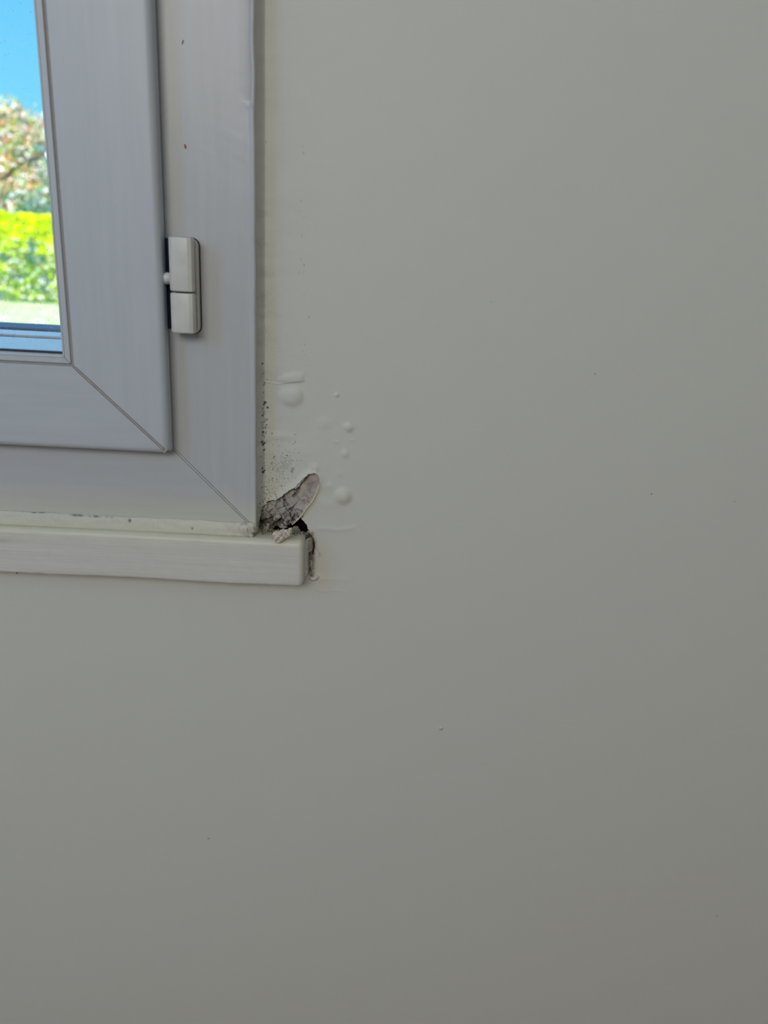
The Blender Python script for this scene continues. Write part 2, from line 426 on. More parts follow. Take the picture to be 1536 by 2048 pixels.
    mould_shade = np.maximum(mould_shade, .35*np.exp(-((px-636)/6)**2-((py-1108)/8)**2)*np.clip(.4+1.6*ns, 0, 1))
    yellow = np.maximum(yellow, .45*np.exp(-(dh/9)**2)*(px < 640)*(py > 930))
    yellow = np.maximum(yellow, .4*np.exp(-((px-565)/30)**2-((py-965)/28)**2))
    yellow = np.maximum(yellow, .35*np.exp(-((px-690)/18)**2-((py-990)/14)**2))
    # torn opening in the paint, cut on a ragged line
    jx = px+2.6*smooth_noise(XX, ZZ, 900, 8); jy = py+2.6*smooth_noise(XX, ZZ, 900, 9)
    torn = inside(jx, jy, HOLE)
    nz, nx = XX.shape
    V = np.stack([XX, -H, ZZ], -1).reshape(-1, 3)
    idx = np.arange(nz*nx).reshape(nz, nx)
    a, b, c, d = idx[:-1, :-1], idx[:-1, 1:], idx[1:, 1:], idx[1:, :-1]
    cx = (XX[:-1, :-1]+XX[1:, 1:])/2; cz = (ZZ[:-1, :-1]+ZZ[1:, 1:])/2
    keep = ~((cx < XF-0.003) & (cx > XL+0.01) & (cz > ZF+0.003) & (cz < ZT-0.01))
    tc_ = torn[:-1, :-1].astype(int)+torn[1:, 1:]+torn[1:, :-1]+torn[:-1, 1:]
    keep &= tc_ < 2
    Fq = np.stack([a, b, c, d], -1)[keep]
    used = np.unique(Fq); remap = -np.ones(len(V), int); remap[used] = np.arange(len(used))
    V2 = V[used]; F2 = remap[Fq]
    at = {k: v.reshape(-1)[used] for k, v in (('mould_shade', mould_shade), ('stain', stain), ('yellow', yellow))}
    # paint skin gets a torn edge with thickness: extrude boundary of the opening inwards
    from collections import Counter
    cnt = Counter(); ed = {}
    sel = (V2[:, 0] > XF-0.002) & (V2[:, 0] < -0.03) & (V2[:, 2] > ST-0.03) & (V2[:, 2] < ST+0.06)
    for f in F2[sel[F2].all(1)]:
        for i in range(4):
            k = (f[i], f[(i+1) % 4]); kk = (min(k), max(k)); cnt[kk] += 1; ed[kk] = k
    rim = [ed[k] for k, n in cnt.items() if n == 1]
    pxx, pyy = PX(V2[:, 0], V2[:, 1], V2[:, 2])
    dd = dist_poly(pxx, pyy, HOLE)
    rim = [e_ for e_ in rim if dd[e_[0]] < 6 and dd[e_[1]] < 6]
    Vl = V2.tolist(); Fl = F2.tolist(); extra = {}
    src = []
    for (p, q) in rim:
        for v in (p, q):
            if v not in extra:
                extra[v] = len(Vl); x, y, z = V2[v]; Vl.append([x, y+0.0011, z]); src.append(v)
        Fl.append([q, p, extra[p], extra[q]])
    for k in at: at[k] = np.concatenate([at[k], at[k][src] if src else []])
    # masonry behind and outside
    for (x0, x1, z0, z1) in ((-1.5, XL+.004, 0, 2.7), (XF-.004, 2.2, 0, 2.7), (XL+.004, XF-.004, 0, ZF+.004), (XL+.004, XF-.004, ZT-.004, 2.7)):
        n = len(Vl); vb, fb = boxes([(x0, x1, 0.018, 0.20, z0-.02, z1)])
        Vl += [list(v) for v in vb]; Fl += [[n+i for i in f] for f in fb]
        for k in at: at[k] = np.concatenate([at[k], np.zeros(8)])
    nb_ = 24
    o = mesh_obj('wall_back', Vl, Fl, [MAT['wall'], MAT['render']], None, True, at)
    for p in o.data.polygons[-nb_:]: p.material_index = 1; p.use_smooth = False
    return tag(o, 'grey-white painted wall with blistered, mouldy, peeling paint at the window corner', 'wall', kind='structure')
wall = build_wall()

# crumbling plaster behind the torn paint (part of the wall)
def build_plaster():
    x0, z1 = U(512, 935)[0], U(512, 935)[2]; x1, z0 = U(650, 1085)[0], U(650, 1085)[2]
    st = 0.00022
    X = np.arange(x0, x1, st); Z = np.arange(z0, z1, st); XX, ZZ = np.meshgrid(X, Z)
    px, py = PX(XX, np.full_like(XX, 0.001), ZZ)
    wx = px+6*smooth_noise(XX, ZZ, 300, 11)+2.5*smooth_noise(XX, ZZ, 1100, 51); wy = py+6*smooth_noise(XX, ZZ, 300, 12)+2.5*smooth_noise(XX, ZZ, 1100, 52)
    # chips of skim still holding, as (x, y, weight, height mm)
    chips = [(548, 1004, 0, .5), (540, 1016, 0, .2), (547, 1026, 0, .1), (561, 1012, 0, .5), (534, 1030, 0, .1), (538, 1045, 0, .2), (552, 1036, 0, 0), (530, 1054, 0, .3), (530, 1012, 0, .4),
             (578, 985, 10, .6), (588, 1000, 12, .7), (608, 985, 22, .8), (600, 1010, 12, .5), (618, 962, 10, .3), (574, 1032, 2, .4), (586, 1028, 0, .3), (566, 1022, 0, .2), (592, 1030, 0, .5), (573, 1045, 0, -.3), (558, 1048, 0, -.6), (598, 1022, 4, .7),
             (548, 1060, 0, -.2), (570, 994, 2, .5), (625, 978, 12, .9), (612, 1000, 8, .9), (590, 1052, 0, -1.)]
    D = np.stack([np.hypot(wx-c[0], wy-c[1])-c[2] for c in chips]); o = np.argsort(D, 0)[:2]
    d1 = np.take_along_axis(D, o[:1], 0)[0]; d2 = np.take_along_axis(D, o[1:], 0)[0]; gap = d2-d1
    hgt = np.array([c[3] for c in chips])[o[0]]*0.0008
    smoothz = 1/(1+np.exp(-((px-575)*0.62-(py-1008)*0.9)/9.0))            # 1 in the sound upper-right part
    cw = np.clip(2.0+4.0*smooth_noise(XX, ZZ, 300, 53), .5, 4.0); edge = np.clip(gap/cw, 0, 1)
    H = 0.0004+hgt*(1-0.6*smoothz)+0.0005*smooth_noise(XX, ZZ, 500, 13)*(1-.5*smoothz)
    crackd = (1-edge)**1.1*(1-0.85*smoothz)
    H -= crackd*0.0040
    # hollow along the torn upper edge
    up = [(536, 1001), (558, 996), (580, 979), (597, 967), (612, 952)]
    du = dist_poly(wx, wy, up, False); H -= 0.0020*np.exp(-(du/4.5)**2)
    side = [(598, 985), (589, 992), (583, 1000)]
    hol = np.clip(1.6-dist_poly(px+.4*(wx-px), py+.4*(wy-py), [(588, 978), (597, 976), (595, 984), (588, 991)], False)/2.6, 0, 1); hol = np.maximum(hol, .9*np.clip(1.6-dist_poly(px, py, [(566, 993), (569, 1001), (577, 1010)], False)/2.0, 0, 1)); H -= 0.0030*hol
    # the sound slab stands proud on its right, ending on a thin pale lip
    lip = [(640, 962), (636, 978), (628, 995), (619, 1009), (611, 1018), (604, 1028), (594, 1040), (584, 1049)]
    dl = dist_poly(px, py, lip, False)
    H += 0.0020*np.exp(-(dl/6)**2)*(py > 965)
    # black void beneath
    VOID = [(596, 1040), (603, 1034), (608, 1041), (614, 1050), (619, 1060), (610, 1066), (596, 1062), (588, 1066), (566, 1067), (548, 1066), (545, 1058), (552, 1052), (562, 1056), (574, 1051), (583, 1047), (588, 1044)]
    jx = px+3.0*smooth_noise(XX, ZZ, 800, 14); jy = py+2.0*smooth_noise(XX, ZZ, 800, 15)
    void = inside(jx, jy, VOID); dv = dist_poly(jx, jy, VOID)
    H = np.where(void, -0.0008-0.010*np.clip(dv/2.2, 0, 1), H)
    right = ((px-584)*(1034-1049)-(py-1049)*(603-584) < 0) & (py > 1034)
    # colour
    base = np.ones(XX.shape+(3,))*np.array([.42, .41, .385])
    warm = np.clip(smoothz, 0, 1)[..., None]
    base = base*(1-warm)+warm*np.array([.47, .435, .405])
    n1 = smooth_noise(XX, ZZ, 260, 16)[..., None]; n2 = smooth_noise(XX, ZZ, 1500, 17)[..., None]
    base *= 1+0.28*n1+0.22*n2
    tan = np.exp(-((px-616)/13)**2-((py-992)/20)**2)[..., None]*np.clip(.5+1.8*smooth_noise(XX, ZZ, 650, 18), 0, 1)[..., None]
    base = base*(1-.6*tan)+.6*tan*np.array([.30, .215, .15])
    pk = np.exp(-((px-626)/11)**2-((py-967)/8)**2)[..., None]
    base = base*(1-.6*pk)+.6*pk*np.array([.33, .25, .25])
    base = base*(1-.5*hol[..., None])+.5*hol[..., None]*np.array([.2, .18, .17])  # the hollow's shade is also put into the plaster colour
    pale = (np.exp(-(dl/2.4)**2)*(py > 968))[..., None]; base = base*(1-.75*pale)+.75*pale*np.array([.66, .60, .50])
    grime = np.clip(crackd*1.2, 0, 1)[..., None]; base = base*(1-.92*grime)+.92*grime*np.array([.035, .03, .02])
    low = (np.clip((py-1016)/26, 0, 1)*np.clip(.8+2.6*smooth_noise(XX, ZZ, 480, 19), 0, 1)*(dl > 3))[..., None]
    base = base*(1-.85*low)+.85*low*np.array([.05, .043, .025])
    base = base*(1-.0*pale)
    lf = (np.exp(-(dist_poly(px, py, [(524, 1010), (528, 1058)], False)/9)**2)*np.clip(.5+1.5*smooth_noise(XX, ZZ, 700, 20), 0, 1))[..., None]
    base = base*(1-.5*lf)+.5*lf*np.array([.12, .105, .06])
    base = np.where(void[..., None], np.array([.012, .01, .009]), base)
    nz, nx = XX.shape; idx = np.arange(nz*nx).reshape(nz, nx)
    Fq = np.stack([idx[:-1, :-1], idx[:-1, 1:], idx[1:, 1:], idx[1:, :-1]], -1).reshape(-1, 4)
    V = np.stack([XX, np.maximum(0.0012-H, -0.006), ZZ], -1).reshape(-1, 3)
    keep = (V[Fq][:, :, 0].mean(1) > XF-.003)
    ob = mesh_obj('exposed_plaster', V, Fq[keep], MAT['plaster'], wall, True, tone=np.clip(base, 0, 1).reshape(-1, 3))
    ob['label'] = 'crumbling taupe plaster with black cracks showing through the torn paint'
build_plaster()

# a lifted tongue of plaster-backed paint with a pale edge, still hanging on to the wall
def ribbon(name, pts, wid, mat, parent, y0, tone=None, thick=0.0006):
    """a thin solid strip along photo-traced points"""
    V, Fc = [], []; n = len(pts)
    P = [U(p[0], p[1], y0+(p[2] if len(p) > 2 else 0)) for p in pts]
    for i, p in enumerate(P):
        t = P[min(i+1, n-1)]-P[max(i-1, 0)]; t /= np.linalg.norm(t)
        nr = np.cross(t, [0, -1, 0]); ww = wid*(0.5+0.5*math.sin(math.pi*(i+.6)/(n+.2)))
        for a, b in ((-1, 0), (1, 0), (1, 1), (-1, 1)):
            V.append(p+nr*a*ww/2+np.array([0, -b*thick, 0]))
    for i in range(n-1):
        for k in range(4): Fc.append((4*i+k, 4*i+(k+1) % 4, 4*i+4+(k+1) % 4, 4*i+4+k))
    Fc += [(0, 1, 2, 3), tuple(4*(n-1)+k for k in (3, 2, 1, 0))]
    return mesh_obj(name, V, Fc, mat, parent, False, tone=tone if tone is None else np.tile(tone, (len(V), 1)))

o = ribbon('torn_paint_edge', [(639, 968), (636, 979), (631, 990), (626, 1000), (619, 1009), (612, 1017), (606, 1026), (599, 1035), (591, 1043), (584, 1049)],
           0.0009, MAT['plaster'], wall, -0.0022, (.70, .66, .55))
o['label'] = 'thin pale torn paint edge'
o = ribbon('torn_paint_curl', [(590, 977), (596, 971), (601, 963), (607, 957), (610, 952)], 0.0016, MAT['plaster'], wall, -0.0012, (.62, .62, .56)); o['label'] = 'small curled paint scrap'

# ------------------------------------------------------------------ rest of the room
def struct(name, b, mat):
    o = box(name, b, mat); o['kind'] = 'structure'; return o
struct('floor', (-1.5, 2.2, -2.3, 0.2, -0.1, 0.0), MAT['floor'])
struct('ceiling', (-1.5, 2.2, -2.3, 0.2, 2.5, 2.7), MAT['white'])
struct('wall_left', (-1.50, -1.30, -2.3, 0.018, 0, 2.5), MAT['white'])
struct('wall_right', (2.0, 2.2, -2.3, 0.018, 0, 2.5), MAT['white'])
struct('wall_front', (-1.5, 2.2, -2.3, -2.1, 0, 2.5), MAT['white'])

def light_frame(name, x0, x1, y0, y1, z0, z1, label):  # unseen frames added to surround the room's area lights
    t = 0.06; ax = 'x' if (y1-y0) < (x1-x0) else 'y'
    if ax == 'x': bs = [(x0-t, x1+t, y0, y1, z0-t, z0), (x0-t, x1+t, y0, y1, z1, z1+t), (x0-t, x0, y0, y1, z0, z1), (x1, x1+t, y0, y1, z0, z1)]
    else: bs = [(x0, x1, y0-t, y1+t, z0-t, z0), (x0, x1, y0-t, y1+t, z1, z1+t), (x0, x1, y0-t, y0, z0, z1), (x0, x1, y1, y1+t, z0, z1)]
    V, Fc = boxes(bs); tag(mesh_obj(name, V, Fc, MAT['white']), label, None, kind='structure')
light_frame('fill_light_frame', -1.30, -1.27, -1.30, -0.80, 1.65, 2.25, 'small frame added around the cool fill light')
light_frame('room_light_frame', -0.95, 0.35, -2.10, -2.07, 1.85, 2.45, 'high frame added around the main room light')

# ------------------------------------------------------------------ window
win = empty('window_1', (XF, 0, ZF)); tag(win, 'white casement window with a painted frame, left of the grey wall', 'window', kind='structure')
INV = Matrix.Translation((-XF, 0, -ZF))
def child(o, p=None):
    o.parent = p or win
    if o.parent is win: o.matrix_parent_inverse = INV
    return o

def member(name, rect, wx, wz, prof, side, mat, gap=0.0, nseg=60, jitter=None, close=True, attrs=None, dz=0.0):
    """one mitred rail or stile. prof = [(a, y)], a in metres inward from the outer rectangle, scaled wz/wx on horizontal sides"""
    x0, x1, z0, z1 = rect; V = []; Fc = []; n = len(prof); k = wz/wx
    for s in range(nseg+1):
        t = s/nseg
        for j, (a, y) in enumerate(prof):
            ax, az = a, a*k-dz
            if side == 'bottom': p = [x0+ax+gap+(x1-x0-2*ax-2*gap)*t, y, z0+az]
            elif side == 'top': p = [x1-ax-gap-(x1-x0-2*ax-2*gap)*t, y, z1-az]
            elif side == 'right': p = [x1-ax, y, z0+az+gap+(z1-z0-2*az-2*gap)*t]
            else: p = [x0+ax, y, z1-az-gap-(z1-z0-2*az-2*gap)*t]
            if jitter: p = jitter(p, j, a)
            V.append(p)
    m_ = n if close else n-1
    for s in range(nseg):
        for j in range(m_): Fc.append((s*n+j, s*n+(j+1) % n, (s+1)*n+(j+1) % n, (s+1)*n+j))
    if close: Fc += [tuple(range(n-1, -1, -1)), tuple(nseg*n+j for j in range(n))]
    at = None
    if attrs:
        A = np.array(V); at = attrs(A)
    o = mesh_obj(name, V, Fc, mat, None, True, at)
    mo = o.modifiers.new('es', 'EDGE_SPLIT'); mo.split_angle = math.radians(38)
    return o

def arc(cx, cy, r, a0, a1, n=6):
    return [(cx+r*math.cos(math.radians(a0+(a1-a0)*i/n)), cy+r*math.sin(math.radians(a0+(a1-a0)*i/n))) for i in range(n+1)]

frame = empty('window_frame'); child(frame); frame.location = (0, 0, 0)
RF = (XL, XF, ZF, ZT)
fprof = [(0.0, 0.07), (0.0, YF+0.0012)]+arc(0.0014, YF+0.0007, 0.0014, 180, 290, 6)+[(0.0028, YF-0.0001), (0.0040, YF+0.0001), (0.010, YF), (0.03, YF+.0001), (0.062, YF), (0.062, 0.0), (0.080, 0.0), (0.080, 0.07)]
def fjit(p, j, a):
    x, y, z = p
    if a < 0.03 and y < 0:
        s = z if abs(x-XF) < 0.05 else x
        y += 0.00016*float(noise.noise((s*60, a*200, 1)))+0.00010*float(noise.noise((s*300, a*300, 2)))
        if a < 0.006: x += 0.0005*float(noise.noise((s*45, 3, 1)))
        if abs(x-XF) < .05:   # thick drip step where the old paint run ends
            zs = U(505, 212, YF)[2]
            if z > zs and 0.002 < a < 0.0035: y += 0.0005
            if abs(z-zs) < 0.0012 and a < 0.004: y -= 0.0007
    return [x, y, z]
def frame_wear(A):
    px, py = PX(A[:, 0], A[:, 1], A[:, 2])
    n = smooth_noise(px, py, .25, 3)
    yel = .75*np.clip(1-(A[:, 2]-ZF)/.026, 0, 1)*(A[:, 0] > -0.9)
    st = .45*np.exp(-((px-516)/16)**2-((py-1058)/9)**2)*np.clip(.5+n, 0, 1)
    return {'yellow': yel, 'stain': st, 'mould_shade': np.zeros(len(A))}
for sd, nm, mt in (('bottom', 'bottom_rail', 'frame_h'), ('right', 'jamb', 'frame'), ('top', 'head_rail', 'frame_h'), ('left', 'jamb', 'frame')):
    o = member(nm, RF, 1, 1, fprof, sd, MAT[mt], gap=0.0013, nseg=500 if sd in ('bottom', 'right') else 20, jitter=fjit if sd in ('right', 'bottom') else None, attrs=frame_wear)
    child(o, frame)

def diag(name, a, b, wid, y0, y1, mat, parent):
    """a straight bar between two (x,z) points"""
    a = np.array([a[0], 0, a[1]]); b = np.array([b[0], 0, b[1]]); t = (b-a)/np.linalg.norm(b-a); n = np.array([-t[2], 0, t[0]])*wid/2
    V = [a-n, b-n, b+n, a+n]; V = [v+[0, y1, 0] for v in V]+[v+[0, y0, 0] for v in V]
    return child(mesh_obj(name, V, boxes([(0, 1, 0, 1, 0, 1)])[1], mat), parent)
# welded mitre of the fixed frame: shallow raised seam between two fine grooves
diag('mitre_seam', (XF-0.006, ZF+0.006), (XF-0.0575, ZF+0.0575), 0.0012, YF+0.0001, YF+0.004, MAT['frame'], frame)
diag('mitre_backing', (XF-0.0005, ZF+0.0005), (XF-0.0575, ZF+0.0575), 0.004, YF+0.0012, YF+0.01, MAT['groove'], frame)

sash = empty('sash'); child(sash); sash.location = (0, 0, 0)
WX, WZ = XS-XG, ZG-ZS
RS = (XL+0.05, XS, ZS, ZT-0.05)
sprof = [(0.0, YF-0.0042), (0.0, YS+0.0048)]+arc(0.0045, YS+0.0045, 0.0045, 180, 270, 7)+[(0.03, YS), (WX-0.0006, YS), (WX, YS+0.0006), (WX, YS+0.004), (WX+0.003, YS+0.004), (WX+0.003, 0.03), (0.004, 0.03), (0.004, YF-0.0042)]
def sash_wear(A):
    z = np.zeros(len(A)); return {'yellow': z, 'stain': z, 'mould_shade': z}
for sd, nm, mt in (('bottom', 'bottom_rail', 'sash_h'), ('right', 'stile', 'sash'), ('top', 'top_rail', 'sash_h'), ('left', 'stile', 'sash')):
    o = member(nm, RS, WX, WZ, sprof, sd, MAT[mt], gap=0.0014, nseg=40, attrs=sash_wear)
    child(o, sash)
k = WZ/WX
diag('mitre_seam', (XS-0.0035, ZS+0.0035*k), (XG+.0008, ZG-.0008), 0.0013, YS+0.0002, YS+0.004, MAT['weld'], sash)
diag('mitre_backing', (XS-0.0018, ZS+0.0018*k), (XG, ZG), 0.004, YS+0.0010, YS+0.012, MAT['weld'], sash)
# dusty groove round the bead, then the bead, seals and panes
gprof = [(WX-0.0003, YS+0.0012), (WX+0.0024, YS+0.0012), (WX+0.0024, YS+0.004), (WX-0.0003, YS+0.004)]
bprof = [(WX+0.0017, YS+0.006), (WX+0.0017, YS+0.0007), (WX+0.0021, YS+0.0001), (WX+0.0052, YS+0.0001), (WX+0.0052, YS+0.0005), (WX+0.0054, YS+0.0005)]+arc(WX+0.0058, YS+0.0012, 0.0011, 255, 350, 5)+[(WX+0.0072, YS+0.0060), (WX+0.0074, YS+0.018), (WX+0.0017, YS+0.018)]
sealp = [(WX+0.0066, YS+.0048), (WX+0.0084, YS+.0052), (WX+0.0084, YS+.0068), (WX+0.0066, YS+.0068)]
for sd in ('bottom', 'right', 'top', 'left'):
    child(member('dusty_groove', RS, WX, WX, gprof, sd, MAT['groove'], nseg=4, dz=WX-WZ), sash)
    child(member('glazing_bead', RS, WX, WX, bprof, sd, MAT['sash'], gap=0.0002, nseg=4, attrs=sash_wear, dz=WX-WZ), sash)
    child(member('glazing_seal', RS, WX, WX, sealp, sd, MAT['rubber'], nseg=30, dz=WX-WZ), sash)
e_ = WX+0.004
child(box('glass_pane', (RS[0]+e_, RS[1]-e_, YS+.0068, YS+.0108, RS[2]+e_-.006, RS[3]-e_), MAT['glass_dirty']), sash)

# outside ledges seen through the foot of the pane: three steps down to the weather
def ledge_z(y_, py_): return U(60, py_, y_)[2]
zl = ledge_z(0.014, 701)
def y_at(z, py_, px_=60):
    d = AX[0]*(px_-768)/F+AX[1]*(py_-1024)/F+AX[2]; t = (z-CAM[2])/d[2]; return CAM[1]+d[1]*t
ya = y_at(zl, 675)
z2 = zl-0.0012; yb0, yb1 = y_at(z2, 669.5), y_at(z2, 661)
z3 = z2-0.002; yc0, yc1 = y_at(z3, 656), y_at(z3, 646)
outer = empty('outside_sill'); child(outer); outer.location = (0, 0, 0)
child(box('upper_ledge', (XL+.01, XF-.004, 0.0701, ya, zl-0.02, zl), MAT['pvc_out'], None, 0.001, 2), outer)
child(box('inner_ledge', (RS[0]+WX, RS[1]-WX, 0.012, 0.0701, zl-0.006, zl), MAT['pvc_out']), outer)
child(box('joint', (XL+.01, XF-.004, ya, yb0, zl-0.02, z2-0.002), MAT['rubber']), outer)
child(box('middle_ledge', (XL+.01, XF-.004, yb0, yb1, z2-0.02, z2), MAT['pvc_out'], None, 0.001, 2), outer)
child(box('joint', (XL+.01, XF-.004, yb1, yc0, z2-0.03, z3-0.003), MAT['rubber']), outer)
child(box('stone_ledge', (XL+.01, XF-.004, yc0, max(yc1, yc0+.02), z3-0.04, z3), MAT['stone'], None, 0.002, 2), outer)
print('ledges', zl, ya, yb0, yb1, yc0, yc1)

# hinge
hinge = empty('hinge'); child(hinge); hinge.location = (0, 0, 0)
def prism(name, prof, z0, z1, mat, bev, parent):
    n = len(prof); V = [(x, y, z0) for x, y in prof]+[(x, y, z1) for x, y in prof]
    Fc = [(i, (i+1) % n, n+(i+1) % n, n+i) for i in range(n)]+[tuple(range(n-1, -1, -1)), tuple(range(n, 2*n))]
    o = mesh_obj(name, V, Fc, mat); mo = o.modifiers.new('b', 'BEVEL'); mo.width = bev; mo.segments = 3; mo.limit_method = 'ANGLE'; mo.angle_limit = math.radians(50)
    es = o.modifiers.new('es', 'EDGE_SPLIT'); es.split_angle = math.radians(17)
    o.data.polygons.foreach_set('use_smooth', [True]*len(o.data.polygons))
    return child(o, parent)
def rrect(x0, x1, y0, y1, r, n=5):
    p = []
    for cx, cy, a in ((x1-r, y1-r, 0), (x0+r, y1-r, 90), (x0+r, y0+r, 180), (x1-r, y0+r, 270)):
        p += [(cx+r*math.cos(math.radians(a+90*i/n)), cy+r*math.sin(math.radians(a+90*i/n))) for i in range(n+1)]
    return p
yb = -0.0285
hx0, hx1 = U(338.5, 570, yb+.004)[0], U(389, 570, yb+.004)[0]
hz1, hzm, hz0 = U(362, 474, yb+.003)[2], U(362, 585, yb)[2], U(362, 666, yb+.003)[2]
print('hinge', hx1-hx0, hz1-hz0)
bp = [(hx0+.0030, yb+.0145), (hx0+.0010, yb+.0115), (hx0, yb+.0085), (hx0, yb+.0055), (hx0+.0010, yb+.0026), (hx0+.0030, yb+.0007), (hx0+.0056, yb), (hx1-.0030, yb), (hx1-.0008, yb+.0008), (hx1, yb+.0028), (hx1, yb+.0060), (hx1-.0012, yb+.0095), (hx1-.0030, yb+.0145)]
bp = bp[::-1]
prism('upper_knuckle', bp, hzm+0.0004, hz1, MAT['hinge'], 0.0012, hinge)
prism('lower_knuckle', bp, hz0, hzm-0.0004, MAT['hinge'], 0.0012, hinge)
prism('hinge_pin', rrect((hx0+hx1)/2-.005, (hx0+hx1)/2+.005, yb+.003, yb+.013, .0045), hzm-.003, hzm+.003, MAT['line'], .0001, hinge)
pxl = U(397.5, 570, YF-.004)[0]
pl = rrect(hx0+.002, pxl, hz0-.0010, hz1-.0004, .0045)
V = [(x, YF-0.0004, z) for x, z in pl]+[(x, YF-0.0058, z) for x, z in pl]; n = len(pl)
o = mesh_obj('cover_plate', V, [(i, (i+1) % n, n+(i+1) % n, n+i) for i in range(n)]+[tuple(range(n-1, -1, -1)), tuple(range(n, 2*n))], MAT['hinge'])
mo = o.modifiers.new('b', 'BEVEL'); mo.width = .0010; mo.segments = 3; mo.limit_method = 'ANGLE'; mo.angle_limit = math.radians(50)
child(o, hinge)
pl = rrect(hx0+.001, pxl+.0006, hz0-.0014, hz1+.0002, .005)
V = [(x, YF+0.0002, z) for x, z in pl]+[(x, YF-0.0006, z) for x, z in pl]
o = child(mesh_obj('backing_gasket', V, [(i, (i+1) % n, n+(i+1) % n, n+i) for i in range(n)]+[tuple(range(n-1, -1, -1)), tuple(range(n, 2*n))], MAT['line']), hinge)
child(box('hinge_shade', (XS-.003, hx0+.004, YF-.0007, YF-.0001, hz0+.001, hz1-.001), plain('painted_shadow_navy', (0.035, 0.045, 0.075), 0.8, 0.1)), hinge)  # dark sheet standing in for the shade between sash and hinge
# hinge arm from the sash edge
pa = U(332, 559, YS+.005)
bm = bmesh.new(); bmesh.ops.create_cone(bm, cap_ends=True, segments=20, radius1=.0032, radius2=.0026, depth=.010, matrix=Matrix.Translation((XS+.0035, YS+.007, pa[2]))@Matrix.Rotation(math.pi/2, 4, 'Y'))
bmesh.ops.create_uvsphere(bm, u_segments=14, v_segments=8, radius=.0034, matrix=Matrix.Translation((XS+.0022, YS+.006, pa[2]+.001)))
me = bpy.data.meshes.new('hinge_arm'); bm.to_mesh(me); bm.free(); me.materials.append(MAT['hinge']); me.polygons.foreach_set('use_smooth', [True]*len(me.polygons))
o = bpy.data.objects.new('hinge_arm', me); C.objects.link(o); child(o, hinge)

# ------------------------------------------------------------------ inside sill board and sealant
def build_sill():
    # rounded section swept along x, end cap rounded too
    def sect(inset):
        r = 0.0042; r2 = 0.0022; z1 = ST-inset; z0 = SB+inset*0.6; yf = SY+inset
        p = [(0.001, z1), (yf+r, z1)]
        p += [(yf+r-r*math.sin(math.radians(a)), z1-r+r*math.cos(math.radians(a))) for a in (15, 30, 45, 60, 75, 90)]
        for i in range(1, 10): p.append((yf, z1-r-(z1-r-z0-r2)*i/10))
        p += [(yf+r2-r2*math.cos(math.radians(a)), z0+r2-r2*math.sin(math.radians(a))) for a in (0, 22, 45, 67, 90)]
        p += [(0.001, z0)]
        return p
    xs = list(np.arange(XL-.03, -0.35, .02))+list(np.arange(-0.35, SX-.004, .0008)); V = []; rows = []
    ins = [0]*len(xs)
    for a in (0, 18, 36, 54, 72, 90):
        xs.append(SX-.0036+.0036*math.sin(math.radians(a))); ins.append(.0036*(1-math.cos(math.radians(a))))
    for x, i_ in zip(xs, ins):
        row = sect(i_); rows.append(len(V))
        for (y, z) in row:
            w_ = 0.0004*noise.noise((x*35, z*60, 1))+0.00016*noise.noise((x*140, z*700, 3))
            w2 = 0.0007*noise.noise((x*14, 5, 2))+0.0003*noise.noise((x*120, 8, 2))
            V.append((x, y+(w_ if y < -.004 else 0), z+(w2 if z < (ST+SB)/2 else w2*.5)))
    n = len(sect(0)); Fc = []
    for i in range(len(xs)-1):
        for j in range(n-1): Fc.append((i*n+j, i*n+j+1, (i+1)*n+j+1, (i+1)*n+j))
        Fc.append((i*n+n-1, i*n, (i+1)*n, (i+1)*n+n-1))
    Fc.append(tuple((len(xs)-1)*n+j for j in range(n))); Fc.append(tuple(range(n-1, -1, -1)))
    A = np.array(V); px, py = PX(A[:, 0], A[:, 1], A[:, 2])
    ns = smooth_noise(px, py, .3, 21)
    yl = .75*np.exp(-((ST-A[:, 2])/.0055)**2)
    yl = np.maximum(yl, .4*np.exp(-((A[:, 0]-SX)/.0035)**2))
    st = .9*np.exp(-((px-600)/40)**2-((py-1067)/4)**2)*np.clip(.3+2*ns, 0, 1)
    st = np.maximum(st, .28*np.exp(-(dist_poly(px, py, [(0, 1081), (60, 1086), (140, 1091), (190, 1095)], False)/1.5)**2))
    md = .85*np.exp(-(dist_poly(px, py, [(622, 1068), (622, 1150)], False)/2.5)**2)*np.clip(.3+2*ns, 0, 1)
    o = mesh_obj('window_sill', V, Fc, MAT['sill'], None, True, {'yellow': yl, 'stain': st, 'mould_shade': md})
    o.modifiers.new('es', 'EDGE_SPLIT').split_angle = math.radians(50)
    child(o); o['label'] = 'off-white brush-painted sill board under the window'
build_sill()

